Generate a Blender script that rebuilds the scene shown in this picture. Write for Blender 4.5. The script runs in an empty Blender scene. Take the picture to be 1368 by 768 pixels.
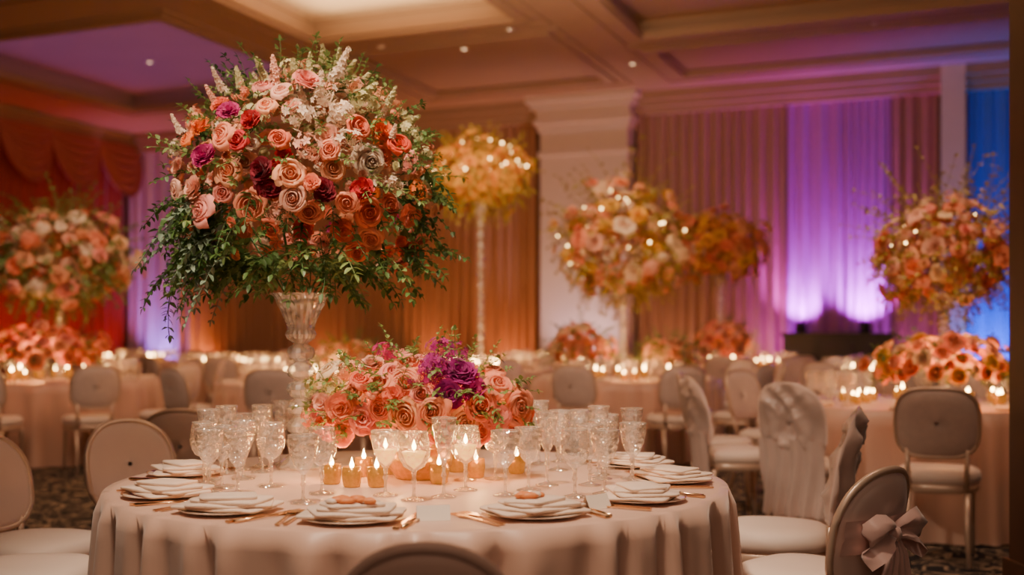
import bpy, math, random
from math import sin, cos, pi, sqrt, atan2, radians
from mathutils import Vector, Matrix, noise
random.seed(11)
C = bpy.context.scene.collection
F=1500.; HX=684.; HY=445.; CH=1.195
def P(px,py,Y): return Vector(((px-HX)/F*Y, Y, CH-(py-HY)/F*Y))
def onplane(px,py,z):
    Y=(CH-z)*F/(py-HY); return Vector(((px-HX)/F*Y,Y,z))
# ------------------------------------------------------------------ materials
def newmat(name):
    m=bpy.data.materials.new(name); m.use_nodes=True
    nt=m.node_tree; nt.nodes.clear()
    out=nt.nodes.new('ShaderNodeOutputMaterial'); return m,nt,out
def princ(name,col,rough=.5,metal=0,var=.12,scale=8,sheen=0,emit=None,es=0,bump=0,bscale=60,attr=False,trans=0,spec=.5):
    m,nt,out=newmat(name); N=nt.nodes; L=nt.links
    b=N.new('ShaderNodeBsdfPrincipled'); L.new(b.outputs[0],out.inputs[0])
    b.inputs['Roughness'].default_value=rough; b.inputs['Metallic'].default_value=metal
    b.inputs['Specular IOR Level'].default_value=spec
    tc=N.new('ShaderNodeTexCoord'); nz=N.new('ShaderNodeTexNoise'); nz.inputs['Scale'].default_value=scale; nz.inputs['Detail'].default_value=3
    L.new(tc.outputs['Object'],nz.inputs['Vector'])
    mx=N.new('ShaderNodeMix'); mx.data_type='RGBA'
    mx.inputs['A'].default_value=tuple(c*(1-var) for c in col)+(1,)
    mx.inputs['B'].default_value=tuple(min(1,c*(1+var)) for c in col)+(1,)
    L.new(nz.outputs['Fac'],mx.inputs['Factor'])
    last=mx.outputs['Result']
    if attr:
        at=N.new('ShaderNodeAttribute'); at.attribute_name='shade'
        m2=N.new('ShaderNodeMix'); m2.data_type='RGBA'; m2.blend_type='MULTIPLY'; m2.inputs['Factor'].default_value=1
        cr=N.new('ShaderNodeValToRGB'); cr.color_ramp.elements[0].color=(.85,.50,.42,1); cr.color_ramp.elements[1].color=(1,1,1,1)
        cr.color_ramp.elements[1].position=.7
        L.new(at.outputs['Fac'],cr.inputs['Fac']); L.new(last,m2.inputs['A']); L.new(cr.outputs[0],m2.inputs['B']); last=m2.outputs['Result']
    L.new(last,b.inputs['Base Color'])
    if sheen: b.inputs['Sheen Weight'].default_value=sheen
    if emit: b.inputs['Emission Color'].default_value=tuple(emit)+(1,); b.inputs['Emission Strength'].default_value=es
    if bump:
        n2=N.new('ShaderNodeTexNoise'); n2.inputs['Scale'].default_value=bscale; L.new(tc.outputs['Object'],n2.inputs['Vector'])
        bp=N.new('ShaderNodeBump'); bp.inputs['Strength'].default_value=bump; bp.inputs['Distance'].default_value=.01
        L.new(n2.outputs['Fac'],bp.inputs['Height']); L.new(bp.outputs[0],b.inputs['Normal'])
    if trans:
        t=N.new('ShaderNodeBsdfTranslucent'); L.new(last,t.inputs['Color'])
        ms=N.new('ShaderNodeMixShader'); ms.inputs[0].default_value=trans
        L.new(b.outputs[0],ms.inputs[1]); L.new(t.outputs[0],ms.inputs[2]); L.new(ms.outputs[0],out.inputs[0])
    return m
def emis(name,col,s):
    m,nt,out=newmat(name); e=nt.nodes.new('ShaderNodeEmission'); e.inputs[0].default_value=tuple(col)+(1,); e.inputs[1].default_value=s
    nt.links.new(e.outputs[0],out.inputs[0]); return m
def crystal(name,tint=(1,.97,.94),haze=.14,cut=60,gl=.12,hc=(1,.95,.89)):
    m,nt,out=newmat(name); N=nt.nodes; L=nt.links
    tr=N.new('ShaderNodeBsdfTransparent'); tr.inputs[0].default_value=tuple(tint)+(1,)
    g=N.new('ShaderNodeBsdfGlossy'); g.inputs['Roughness'].default_value=.08; g.inputs[0].default_value=(1,.96,.90,1)
    d=N.new('ShaderNodeBsdfTranslucent'); d.inputs[0].default_value=tuple(hc)+(1,)
    d2=N.new('ShaderNodeBsdfDiffuse'); d2.inputs[0].default_value=tuple(hc)+(1,)
    dm=N.new('ShaderNodeMixShader'); L.new(d.outputs[0],dm.inputs[1]); L.new(d2.outputs[0],dm.inputs[2])
    lw=N.new('ShaderNodeLayerWeight'); lw.inputs[0].default_value=.35
    tc=N.new('ShaderNodeTexCoord'); vo=N.new('ShaderNodeTexVoronoi'); vo.inputs['Scale'].default_value=cut
    L.new(tc.outputs['Object'],vo.inputs['Vector'])
    bp=N.new('ShaderNodeBump'); bp.inputs['Strength'].default_value=.7; bp.inputs['Distance'].default_value=.01; L.new(vo.outputs['Distance'],bp.inputs['Height'])
    L.new(bp.outputs[0],g.inputs['Normal'])
    mr=N.new('ShaderNodeMapRange'); mr.inputs[3].default_value=haze*.3; mr.inputs[4].default_value=haze*2.4; mr.inputs[2].default_value=.7; L.new(vo.outputs['Distance'],mr.inputs[0])
    m1=N.new('ShaderNodeMixShader'); L.new(mr.outputs[0],m1.inputs[0]); L.new(tr.outputs[0],m1.inputs[1]); L.new(dm.outputs[0],m1.inputs[2])
    ad=N.new('ShaderNodeMath'); ad.operation='MULTIPLY_ADD'; ad.inputs[1].default_value=.6; ad.inputs[2].default_value=gl; L.new(lw.outputs['Facing'],ad.inputs[0])
    m2=N.new('ShaderNodeMixShader'); L.new(ad.outputs[0],m2.inputs[0]); L.new(m1.outputs[0],m2.inputs[1]); L.new(g.outputs[0],m2.inputs[2])
    L.new(m2.outputs[0],out.inputs[0]); return m
M={}
M['cloth']=princ('blush_satin_cloth',(.72,.45,.34),.42,sheen=.3,var=.05,scale=3,bump=.08,bscale=500)
M['napkin']=princ('ivory_napkin',(.84,.64,.51),.6,sheen=.2,var=.07,scale=14,bump=.1,bscale=300)
M['china']=princ('ivory_china',(.80,.60,.48),.18,var=.04)
M['card']=princ('ivory_card',(.88,.76,.64),.6,var=.03)
M['food']=princ('orange_food',(.88,.24,.07),.5,var=.4,scale=40)
M['silver']=princ('warm_gilt_silver',(.85,.56,.32),.22,1,var=.05)
M['gold']=princ('gold_metal',(.75,.47,.18),.3,1,var=.15)
M['goldglass']=princ('gold_mercury_glass_with_glow',(.62,.34,.09),.3,.85,var=.45,scale=60,emit=(1,.36,.04),es=.10)  # weak emission paints a gold glow on the bowl, which is no lamp
M['amber']=princ('gold_amber_glass_with_glow',(.50,.24,.04),.2,.6,var=.5,scale=110,emit=(1,.40,.05),es=.36,trans=.25)  # emission stands in for flame light coming through the holder
M['amberwine']=princ('amber_candle_gel',(.95,.52,.15),.2,var=.35,scale=60,emit=(1,.46,.09),es=2.2)  # emission puts the candle's amber glow into the gel
M['wax']=princ('candle_wax',(.95,.55,.18),.5,emit=(1,.40,.07),es=2.2)  # emission imitates flame light scattered inside the wax
M['flame']=emis('candle_flame',(1,.56,.18),65)
M['bulb']=emis('fairy_bulb',(1,.60,.22),20)
M['crystal']=crystal('cut_crystal',haze=.13,gl=.13); M['vase']=crystal('cut_crystal_vase',haze=.26,cut=30,gl=.16)
M['chairfab']=princ('blush_chair_fabric',(.80,.60,.51),.5,sheen=.4,var=.06,bump=.15,bscale=200)
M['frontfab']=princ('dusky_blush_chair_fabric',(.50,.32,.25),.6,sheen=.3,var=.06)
M['chairgrey']=princ('mauve_beige_chair_fabric',(.80,.62,.55),.5,sheen=.3,var=.12,scale=30,bump=.1,bscale=200)
M['seat']=princ('ivory_seat_fabric',(.88,.72,.62),.6,sheen=.3,var=.04)
M['satin']=princ('champagne_satin',(.82,.61,.53),.24,sheen=.4,var=.10)
M['bow']=princ('pink_satin_ribbon',(.80,.52,.46),.26,sheen=.4,var=.08)
M['frame']=princ('champagne_frame',(.75,.55,.42),.35,.4,var=.1)
M['table']=princ('table_plywood',(.35,.22,.12),.6)
M['wall']=princ('tan_wall_paint',(.28,.15,.10),.7,var=.05)
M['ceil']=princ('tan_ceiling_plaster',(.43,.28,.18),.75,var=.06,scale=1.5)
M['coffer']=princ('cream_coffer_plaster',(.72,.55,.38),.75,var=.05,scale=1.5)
M['pil']=princ('cream_pilaster_plaster',(.76,.62,.54),.6,var=.04)
M['pillar']=princ('dark_brown_wood',(.10,.045,.025),.45,var=.3,scale=5)
M['darkwood']=princ('near_black_wood',(.04,.022,.02),.4,var=.2)
M['black']=princ('black_metal',(.02,.02,.02),.4,.5)
M['cur_red']=princ('red_drape_velvet',(.34,.04,.028),.6,sheen=.2,var=.08)
M['cur_swag']=princ('rose_swag_satin',(.50,.13,.09),.5,sheen=.25,var=.08)
M['cur_brown']=princ('copper_drape_fabric',(.40,.20,.12),.55,sheen=.2,var=.06)
M['cur_rose']=princ('rose_brown_drape_fabric',(.38,.21,.15),.55,sheen=.2,var=.06)
M['cur_violet_lit']=princ('violet_light_tinted_drape',(.46,.16,.48),.5,sheen=.2,var=.06)  # violet of the uplights is mixed into the base colour
M['cur_white']=princ('lilac_light_tinted_sheer',(.60,.44,.62),.5,sheen=.3,var=.05)  # white sheer with the lilac light put into its base colour
M['cur_blue_lit']=princ('blue_light_tinted_drape',(.09,.21,.60),.5,sheen=.2,var=.06)  # blue of the lighting is put into the drape colour
M['leaf']=princ('green_leaf',(.075,.15,.035),.45,var=.4,scale=12,trans=.25)
M['leaf2']=princ('olive_green_leaf',(.20,.28,.08),.5,var=.35,scale=12,trans=.3)
M['leaf3']=princ('grey_green_eucalyptus_leaf',(.17,.24,.16),.55,var=.3,scale=12,trans=.25)
M['leafy']=princ('golden_green_leaf',(.44,.34,.08),.5,var=.35,scale=12,trans=.25)
PC={'coral':(.88,.21,.11),'peach':(.95,.42,.22),'cream':(.95,.66,.40),'white':(.93,.72,.54),'pink':(.92,.34,.27),'blush':(.93,.49,.35),
    'orange':(.95,.23,.04),'red':(.58,.02,.03),'wine':(.24,.008,.025),'magenta':(.52,.02,.18),'purple':(.38,.015,.20),'redorange':(.86,.09,.03),
    'yellow':(.92,.52,.08),'gold':(.85,.40,.08),'salmon':(.94,.32,.18),'greenish':(.68,.62,.32)}
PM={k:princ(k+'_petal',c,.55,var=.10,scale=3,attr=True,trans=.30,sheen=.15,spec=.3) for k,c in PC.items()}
def carpet():
    m,nt,out=newmat('dark_floral_carpet'); N=nt.nodes; L=nt.links
    b=N.new('ShaderNodeBsdfPrincipled'); b.inputs['Roughness'].default_value=.95; L.new(b.outputs[0],out.inputs[0])
    tc=N.new('ShaderNodeTexCoord'); nz=N.new('ShaderNodeTexNoise'); nz.inputs['Scale'].default_value=3; nz.inputs['Detail'].default_value=2; nz.inputs['Distortion'].default_value=2
    L.new(tc.outputs['Object'],nz.inputs['Vector'])
    w=N.new('ShaderNodeMath'); w.operation='SINE'; s=N.new('ShaderNodeMath'); s.operation='MULTIPLY'; s.inputs[1].default_value=36; L.new(nz.outputs['Fac'],s.inputs[0]); L.new(s.outputs[0],w.inputs[0])
    cr=N.new('ShaderNodeValToRGB'); e=cr.color_ramp.elements; e[0].position=.6; e[0].color=(.008,.007,.011,1); e[1].position=.72; e[1].color=(.38,.27,.18,1)
    L.new(w.outputs[0],cr.inputs[0]); L.new(cr.outputs[0],b.inputs['Base Color']); return m
M['carpet']=carpet()
# ------------------------------------------------------------------ mesh helpers
class MB:
    def __init__(s): s.v=[]; s.f=[]; s.a=[]
    def add(s,vs,fs,a=None):
        o=len(s.v); s.v+=[tuple(v) for v in vs]; s.f+=[tuple(i+o for i in f) for f in fs]; s.a+=(a if a else [1.0]*len(vs)); return s
    def mesh(s,name,mat,smooth=True):
        me=bpy.data.meshes.new(name); me.from_pydata(s.v,[],s.f)
        me.polygons.foreach_set('use_smooth',[smooth]*len(s.f))
        at=me.attributes.new('shade','FLOAT','POINT'); at.data.foreach_set('value',s.a)
        if mat: me.materials.append(mat)
        me.update(); return me
    def grid(s,rows,a=None,closed=False):
        n=len(rows[0]); vs=[p for r in rows for p in r]; fs=[]
        for i in range(len(rows)-1):
            for j in range(n if closed else n-1):
                k=(j+1)%n; fs.append((i*n+j,i*n+k,(i+1)*n+k,(i+1)*n+j))
        return s.add(vs,fs,a)
    def lathe(s,prof,seg=32,fn=None,off=(0,0,0)):
        rows=[]
        for r,z in prof:
            row=[]
            for j in range(seg):
                t=2*pi*j/seg; rr=r*(fn(t,z) if fn else 1); row.append((off[0]+rr*cos(t),off[1]+rr*sin(t),off[2]+z))
            rows.append(row)
        return s.grid(rows,closed=True)
    def tube(s,pts,rad,seg=8,closed=False,cap=True):
        pts=[Vector(p) for p in pts]; n=len(pts); rows=[]
        for i,p in enumerate(pts):
            if closed: d=pts[(i+1)%n]-pts[i-1]
            else: d=pts[min(i+1,n-1)]-pts[max(i-1,0)]
            d.normalize(); up=Vector((0,0,1)) if abs(d.z)<.95 else Vector((0,1,0))
            a=d.cross(up).normalized(); b=d.cross(a).normalized(); r=rad[i] if isinstance(rad,(list,tuple)) else rad
            rows.append([tuple(p+a*cos(2*pi*j/seg)*r+b*sin(2*pi*j/seg)*r) for j in range(seg)])
        if closed: rows.append(rows[0])
        o=len(s.v); s.grid(rows,closed=True)
        if cap and not closed:
            s.f.append(tuple(o+j for j in range(seg))[::-1]); s.f.append(tuple(o+(n-1)*seg+j for j in range(seg)))
        return s
    def prism(s,out,z0,z1):
        n=len(out); vs=[(x,y,z0) for x,y in out]+[(x,y,z1) for x,y in out]
        fs=[tuple(range(n))[::-1],tuple(range(n,2*n))]+[(i,(i+1)%n,n+(i+1)%n,n+i) for i in range(n)]
        return s.add(vs,fs)
    def stack(s,out,levels,fn=None):
        rows=[]
        for sc,z in levels: rows.append([(x*sc,y*sc,z+(fn(x*sc,y*sc,z) if fn else 0)) for x,y in out])
        o=len(s.v); n=len(out); s.grid(rows,closed=True)
        s.f.append(tuple(o+j for j in range(n))[::-1]); s.f.append(tuple(o+(len(rows)-1)*n+j for j in range(n))); return s
    def box(s,x0,x1,y0,y1,z0,z1,fn=None):
        vs=[(x,y,z) for z in (z0,z1) for x,y in ((x0,y0),(x1,y0),(x1,y1),(x0,y1))]
        if fn: vs=[fn(*v) for v in vs]
        return s.add(vs,[(3,2,1,0),(4,5,6,7),(0,1,5,4),(1,2,6,5),(2,3,7,6),(3,0,4,7)])
KIDS={}
def obj(name,me,parent=None,loc=None,mat=None,smooth=True):
    if isinstance(me,MB): me=me.mesh(name,mat,smooth)
    o=bpy.data.objects.new(name,me); C.objects.link(o)
    if loc is not None: o.location=loc
    if parent: o.parent=parent; KIDS.setdefault(parent.name,[]).append(o)
    return o
def tag(o,label,cat,group=None,kind=None):
    o['label']=label; o['category']=cat
    if group: o['group']=group
    if kind: o['kind']=kind
    return o
def struct(name,mb,mat,smooth=False):
    o=obj(name,mb,mat=mat,smooth=smooth); o['kind']='structure'; return o
def thing(name,label,cat,loc=(0,0,0),rz=0,group=None):
    o=bpy.data.objects.new(name,None); C.objects.link(o); o.empty_display_size=.1; o.location=loc; o.rotation_euler=(0,0,rz); return tag(o,label,cat,group)
def dup(root,loc,rz=0,label=None,group=None,scale=None):
    r=root.copy(); C.objects.link(r); r.location=loc; r.rotation_euler=(0,0,rz)
    if scale: r.scale=scale
    if label: r['label']=label
    if group: r['group']=group
    for ch in KIDS.get(root.name,[]):
        c=ch.copy(); C.objects.link(c); c.parent=r; KIDS.setdefault(r.name,[]).append(c)
        for g in KIDS.get(ch.name,[]):
            d=g.copy(); C.objects.link(d); d.parent=c; KIDS.setdefault(c.name,[]).append(d)
    return r
def light(kind,name,loc,energy,col,size=.3,target=None,spot=None,blend=.6,sy=None):
    l=bpy.data.lights.new(name,kind); l.energy=energy; l.color=col
    if kind=='AREA':
        l.size=size
        if sy: l.shape='RECTANGLE'; l.size_y=sy
    else: l.shadow_soft_size=size
    if kind=='SPOT': l.spot_size=radians(spot or 60); l.spot_blend=blend
    o=bpy.data.objects.new(name,l); C.objects.link(o); o.location=loc
    if target is not None: o.rotation_euler=(Vector(target)-Vector(loc)).to_track_quat('-Z','Y').to_euler()
    return o
# ------------------------------------------------------------------ room frame
C0=Vector((-7.5,22.)); U=Vector((.926,-.378)).normalized(); V=Vector((-.378,-.926)).normalized()
def W(u,v,z): p=C0+U*u+V*v; return (p.x,p.y,z)
def pxu(px,v=0):
    k=(px-HX)/F; return (k*(C0.y+V.y*v)-(C0.x+V.x*v))/(U.x-k*U.y)
def toUV(x,y): d=Vector((x,y))-C0; return d.dot(U),d.dot(V)
UM,VM,ZC=21.,25.,5.0
struct('floor',MB().box(-.3,UM+.3,-.3,VM+.3,-.1,0,W),M['carpet'])
struct('wall_back',MB().box(-.3,UM+.3,-.3,0,0,5.6,W),M['wall'])
struct('wall_left',MB().box(-.3,0,0,VM,0,5.6,W),M['wall'])
struct('wall_right',MB().box(UM,UM+.3,0,VM,0,5.6,W),M['wall'])
struct('wall_front',MB().box(-.3,UM+.3,VM,VM+.3,0,5.6,W),M['wall'])
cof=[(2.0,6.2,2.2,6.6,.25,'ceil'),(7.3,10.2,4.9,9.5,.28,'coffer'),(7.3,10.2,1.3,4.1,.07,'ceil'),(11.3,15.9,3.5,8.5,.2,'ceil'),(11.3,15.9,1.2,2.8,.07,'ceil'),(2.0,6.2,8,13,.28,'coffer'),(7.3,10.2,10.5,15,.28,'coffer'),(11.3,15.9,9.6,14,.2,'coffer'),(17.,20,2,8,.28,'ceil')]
us=sorted({-.3,UM+.3}|{a for c in cof for a in c[:2]}); vs_=sorted({-.3,VM+.3}|{a for c in cof for a in c[2:4]})
mb=MB()
for i in range(len(us)-1):
    for j in range(len(vs_)-1):
        cu=(us[i]+us[i+1])/2; cv=(vs_[j]+vs_[j+1])/2
        if any(c[0]<cu<c[1] and c[2]<cv<c[3] for c in cof): continue
        mb.box(us[i],us[i+1],vs_[j],vs_[j+1],ZC,ZC+.6,W)
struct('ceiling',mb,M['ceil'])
def frame(mb,u0,u1,v0,v1,w,z0,z1):
    o=[(u0,v0),(u1,v0),(u1,v1),(u0,v1)]; n=[(u0+w,v0+w),(u1-w,v0+w),(u1-w,v1-w),(u0+w,v1-w)]
    vs=[W(a,b,z) for z in (z0,z1) for a,b in o+n]; fs=[]
    for i in range(4):
        j=(i+1)%4; fs+=[(i,j,4+j,4+i),(8+i,8+j,12+j,12+i),(i,j,8+j,8+i),(4+i,4+j,12+j,12+i)]
    mb.add(vs,fs)
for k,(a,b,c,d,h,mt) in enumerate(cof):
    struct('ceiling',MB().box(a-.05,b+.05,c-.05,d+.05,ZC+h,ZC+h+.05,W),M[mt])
    m=MB(); frame(m,a-.12,b+.12,c-.12,d+.12,.16,ZC-.03,ZC+.02); frame(m,a-.30,b+.30,c-.30,d+.30,.06,ZC-.02,ZC+.02); frame(m,a-.02,b+.02,c-.02,d+.02,.10,ZC+.02,ZC+.06); frame(m,a-.02,b+.02,c-.02,d+.02,.05,ZC+h-.05,ZC+h)
    struct('trim_%d'%(k+1),m,M['ceil'])
m=MB(); m.box(0,UM,0,.42,4.86,5,W); m.box(0,UM,0,.34,4.76,4.86,W); m.box(0,UM,0,.26,4.66,4.76,W)
struct('trim_20',m,M['ceil'])
m=MB(); m.box(0,.42,0,VM,4.86,5,W); m.box(0,.34,0,VM,4.74,4.86,W); struct('trim_21',m,M['ceil'])
struct('baseboard_back',MB().box(0,UM,0,.05,0,.2,W),M['darkwood']); struct('baseboard_left',MB().box(0,.05,0,VM,0,.2,W),M['darkwood'])
def pilaster(n,pa,pb,dep,cap=True):
    a,b=pxu(pa,dep),pxu(pb,dep); m=MB(); m.box(a,b,0,dep,0,4.5 if cap else 5,W); m.box(a-.05,b+.05,0,dep+.06,0,.35,W)
    if cap:
        m.box(a-.04,b+.04,0,dep+.04,4.05,4.12,W)
        for i,(e,z0,z1) in enumerate(((.04,4.45,4.55),(.09,4.55,4.63),(.05,4.63,4.8),(.13,4.8,4.9),(.2,4.9,5.0))): m.box(a-e,b+e,0,dep+e,z0,z1,W)
    struct('trim_%d'%n,m,M['pil'])
pilaster(22,722,838,.5); pilaster(23,1257,1290,.45,False)
def curtain(name,label,a,b,off,mat,axis='u',zt=4.7,amp=.055,lam=.17,group=None,seed=0):
    m=MB(); n=int((b-a)/lam*8)+1; rows=[]
    for k in range(9):
        z=.03+(zt-.03)*k/8; row=[]; g=1-.45*(k/8)**3
        for i in range(n):
            s=a+(b-a)*i/(n-1); ph=2*pi*s/lam+2.2*noise.noise(Vector((s*1.3,seed,0)))*3
            o=off+g*amp*sin(ph)+.05*noise.noise(Vector((s*1.5,z*.5,seed+3)))
            row.append(W(s,o,z) if axis=='u' else W(o,s,z))
        rows.append(row)
    m.grid(rows); return tag(obj(name,m,mat=mat),label,'curtain',group)
g='floor-length curtains along the back wall'
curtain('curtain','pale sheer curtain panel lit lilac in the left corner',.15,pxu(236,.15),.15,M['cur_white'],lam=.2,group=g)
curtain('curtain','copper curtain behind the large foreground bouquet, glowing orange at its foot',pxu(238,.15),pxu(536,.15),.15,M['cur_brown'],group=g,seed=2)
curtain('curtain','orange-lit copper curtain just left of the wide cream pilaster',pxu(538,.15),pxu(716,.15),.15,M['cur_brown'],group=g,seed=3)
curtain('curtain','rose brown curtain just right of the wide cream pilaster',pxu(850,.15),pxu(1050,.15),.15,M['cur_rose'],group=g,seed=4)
curtain('curtain','violet-lit curtain glowing magenta from two uplights',pxu(1052,.15),pxu(1190,.15),.15,M['cur_violet_lit'],group=g,seed=5)
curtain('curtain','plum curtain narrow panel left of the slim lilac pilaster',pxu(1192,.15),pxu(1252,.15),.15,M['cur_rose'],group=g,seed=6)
curtain('curtain','bright blue lit curtain at the far right of the wall',pxu(1294,.15),pxu(1375,.15)+2,.15,M['cur_blue_lit'],group=g,seed=7)
curtain('curtain','deep red velvet curtain covering the left wall',.25,6.5,.13,M['cur_red'],axis='v',zt=4.6,lam=.26,amp=.05,seed=8)
for i in range(5):
    a=.1+i*1.15; b=a+1.14; m=MB(); rows=[]
    for t in range(31):
        tt=t/30; row=[]
        for s in range(21):
            ss=s/20; c=(4*ss*(1-ss))**.7; z=4.76-.30*tt-(.70*tt)*c; o=.40+.14*sqrt(tt)*c+.06*c*cos(tt*6*2*pi); row.append(W(o,a+(b-a)*ss,z))
        rows.append(row)
    m.grid(rows)
    tag(obj('curtain_swag',m,mat=M['cur_swag']),['rose red swag of the valance nearest the room corner','second rose red valance swag from the room corner','third rose red valance swag from the room corner','fourth valance swag from the corner, at the left photo edge','fifth valance swag from the room corner'][i],'curtain swag','valance swags over the red curtain')
m=MB()
def pb(e,z0,z1,m=m): m.box(2.09-e,2.5+e,4.3-e,4.72+e,z0,z1)
pb(0,.25,5); pb(.02,0,.25)
pil=obj('pillar',m,mat=M['pillar'],smooth=False); tag(pil,'dark brown square pillar cut by the right photo edge','pillar')
CV=1.0; ua,ub=pxu(1046,CV),pxu(1192,CV)
cb=thing('bar_cabinet','low dark wooden cabinet under the violet-lit curtain','cabinet',W(ua,CV,0),atan2(U.y,U.x)); wd=ub-ua
def R2(x0,x1,y0,y1,z0,z1): return MB().box(x0,x1,y0,y1,z0,z1)
obj('body',R2(0,wd,.03,.5,.05,1.15),cb,mat=M['darkwood'],smooth=False); obj('top',R2(-.03,wd+.03,-.02,.53,1.15,1.2),cb,mat=M['darkwood'],smooth=False)
for i in range(3):
    dd=obj('door',R2(.03+i*wd/3,(i+1)*wd/3-.03,.0,.03,.12,1.1),cb,mat=M['darkwood'],smooth=False)
    obj('handle',MB().tube([(.1+i*wd/3,-.02,.6),(.1+i*wd/3,-.02,.8)],.008,6),dd,mat=M['gold'])
# ------------------------------------------------------------------ uplights
can=None
def uplight(label,u,v,z,col,e,tgt=None,spot=85,axis='u'):
    global can
    loc=Vector(W(u,v,z))
    if can is None:
        can=thing('uplight',label,'uplight',loc,0,'coloured uplights at the foot of the walls')
        obj('housing',MB().lathe([(0,0),(.07,0),(.08,.02),(.08,.15),(.07,.16)],16),can,mat=M['black']); obj('lens',MB().lathe([(0,.15),(.068,.15)],16),can,mat=princ('uplight_lens',(.8,.7,.9),.2,emit=(.9,.6,1),es=2))
    else: dup(can,loc,label=label)
    t=tgt or ((u,0.02,z+2.4) if axis=='u' else (.02,v,z+2.4))
    light('SPOT','uplight_lamp',loc+Vector((0,0,.18)),e,col,.05,W(*t),spot,.9)
VI=(.62,.05,.92); BL=(.02,.16,1.); OR=(1,.32,.08); RD=(1,.055,.025); LI=(.5,.24,1.)
uplight('violet uplight on the dark cabinet, left of two',pxu(1070,.50),.50,1.2,VI,250,tgt=(pxu(1070,.1),.02,2.0),spot=110)
uplight('violet uplight on the dark cabinet, right of two',pxu(1155,.50),.50,1.2,VI,370,tgt=(pxu(1155,.1),.02,2.0),spot=110)
uplight('violet floor uplight at the left end of the dark cabinet',ua-.25,.9,0,VI,190,tgt=(pxu(1085,.1),.02,3.0))
uplight('violet floor uplight before the plum curtain',pxu(1215,.6),.6,0,(.6,.1,.7),120)
uplight('blue uplight in front of the blue curtain',pxu(1325,.7),.7,0,BL,520)
uplight('blue uplight further right before the blue curtain',pxu(1400,.7),.7,0,BL,200)
uplight('lilac uplight at the sheer corner panel',pxu(205,.6),.6,0,LI,250)
uplight('orange uplight beside the lilac corner panel',pxu(268,.4),.4,.0,OR,230)
uplight('orange uplight behind the foreground bouquet',pxu(420,.6),.6,0,OR,70)
uplight('orange uplight left of the wide pilaster, further from it',pxu(575,.6),.6,0,OR,115)
uplight('orange uplight left of the wide pilaster, nearest to it',pxu(672,.6),.6,0,OR,115)
uplight('soft lavender uplight before the wide cream pilaster',pxu(780,1.1),1.1,0,(.95,.62,.72),200,tgt=(pxu(780),.5,2.4))
uplight('warm uplight before the rose brown curtain, left',pxu(900,.6),.6,0,(1,.42,.2),75)
uplight('warm uplight before the rose brown curtain, right',pxu(1000,.6),.6,0,(1,.38,.25),75)
for k in range(3): uplight(['red uplight at the left wall nearest the corner','second red uplight from the corner at the left wall','third red uplight from the corner at the left wall'][k],.8,.9+k*1.3,0,RD,[85,95,95][k],axis='v',tgt=(.1,.9+k*1.3,3.0))
dl=None
for k,(px,py) in enumerate([(200,105),(510,62),(620,72),(680,38),(845,85),(1168,32)]):
    Y=(ZC-CH)*F/(HY-py); x=(px-HX)/F*Y; u,v=toUV(x,Y); z=ZC
    for c in cof:
        if c[0]<u<c[1] and c[2]<v<c[3]: z=ZC+c[4]
    lb='small recessed ceiling downlight, %s from the left'%['first','second','third','fourth','fifth','sixth'][k]
    if dl is None:
        dl=thing('ceiling_downlight',lb,'downlight',(x,Y,z),0,'recessed downlights in the ceiling')
        obj('trim_ring',MB().lathe([(.035,-.001),(.055,-.001),(.06,-.012),(.04,-.014),(.035,-.001)],20),dl,mat=M['pil']); obj('lamp',MB().lathe([(0,-.004),(.035,-.004)],16),dl,mat=emis('downlight_glow',(1,.65,.35),7))
    else: dup(dl,(x,Y,z),label=lb)
# ------------------------------------------------------------------ tables
TR=.914
def clothmesh(seg,rowsn,seed,nf):
    m=MB(); rows=[[(TR*f*cos(2*pi*j/seg),TR*f*sin(2*pi*j/seg),.75) for j in range(seg)] for f in (.02,.4,.8,.97)]
    rows.append([((TR+.004)*cos(2*pi*j/seg),(TR+.004)*sin(2*pi*j/seg),.747) for j in range(seg)])
    for k in range(1,rowsn+1):
        t=k/rowsn; z=.742-.730*t; row=[]
        for j in range(seg):
            a=2*pi*j/seg; q=noise.noise(Vector((cos(a)*2.2,sin(a)*2.2,seed)))
            w=sin(nf*a+5*q)+.5*sin(nf*1.6*a+7*q+1); amp=(.005+.026*t**.5)
            r=TR+.008+.022*t+amp*w; row.append((r*cos(a),r*sin(a),z))
        rows.append(row)
    m.grid(rows,closed=True); m.f.append(tuple(range(seg))[::-1]); return m.mesh('tablecloth',M['cloth'])
CM=clothmesh(480,16,1.,40); CF=clothmesh(150,8,2.,26)
TB={'main':(-.275,3.42,'foreground table'),
 'left':(-4.35,10.8,'table before the red curtains'),
 'mid':(1.12,11.,'middle table with cream bouquet'),
 'right':(2.62,7.2,'table beside the dark pillar'),
 'far5':(3.1,15.0,'table with golden peach bouquet'),
 'far6':(-3.5,14.5,'far table left of the vase'),
 'far7':(-2.4,17.3,'rearmost table behind large bouquet'),
 'yellow':(-.38,13.4,'table under yellow lit bouquet'),
 'far9':(-5.9,17.4,'corner table by lilac panel'),
 'far11':(-1.75,10.2,'table right behind foreground one'),
 'far12':(3.95,11.7,'table before violet curtain'),
 'far13':(.55,16.1,'rear table before wide pilaster')}
tproto=None
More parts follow.
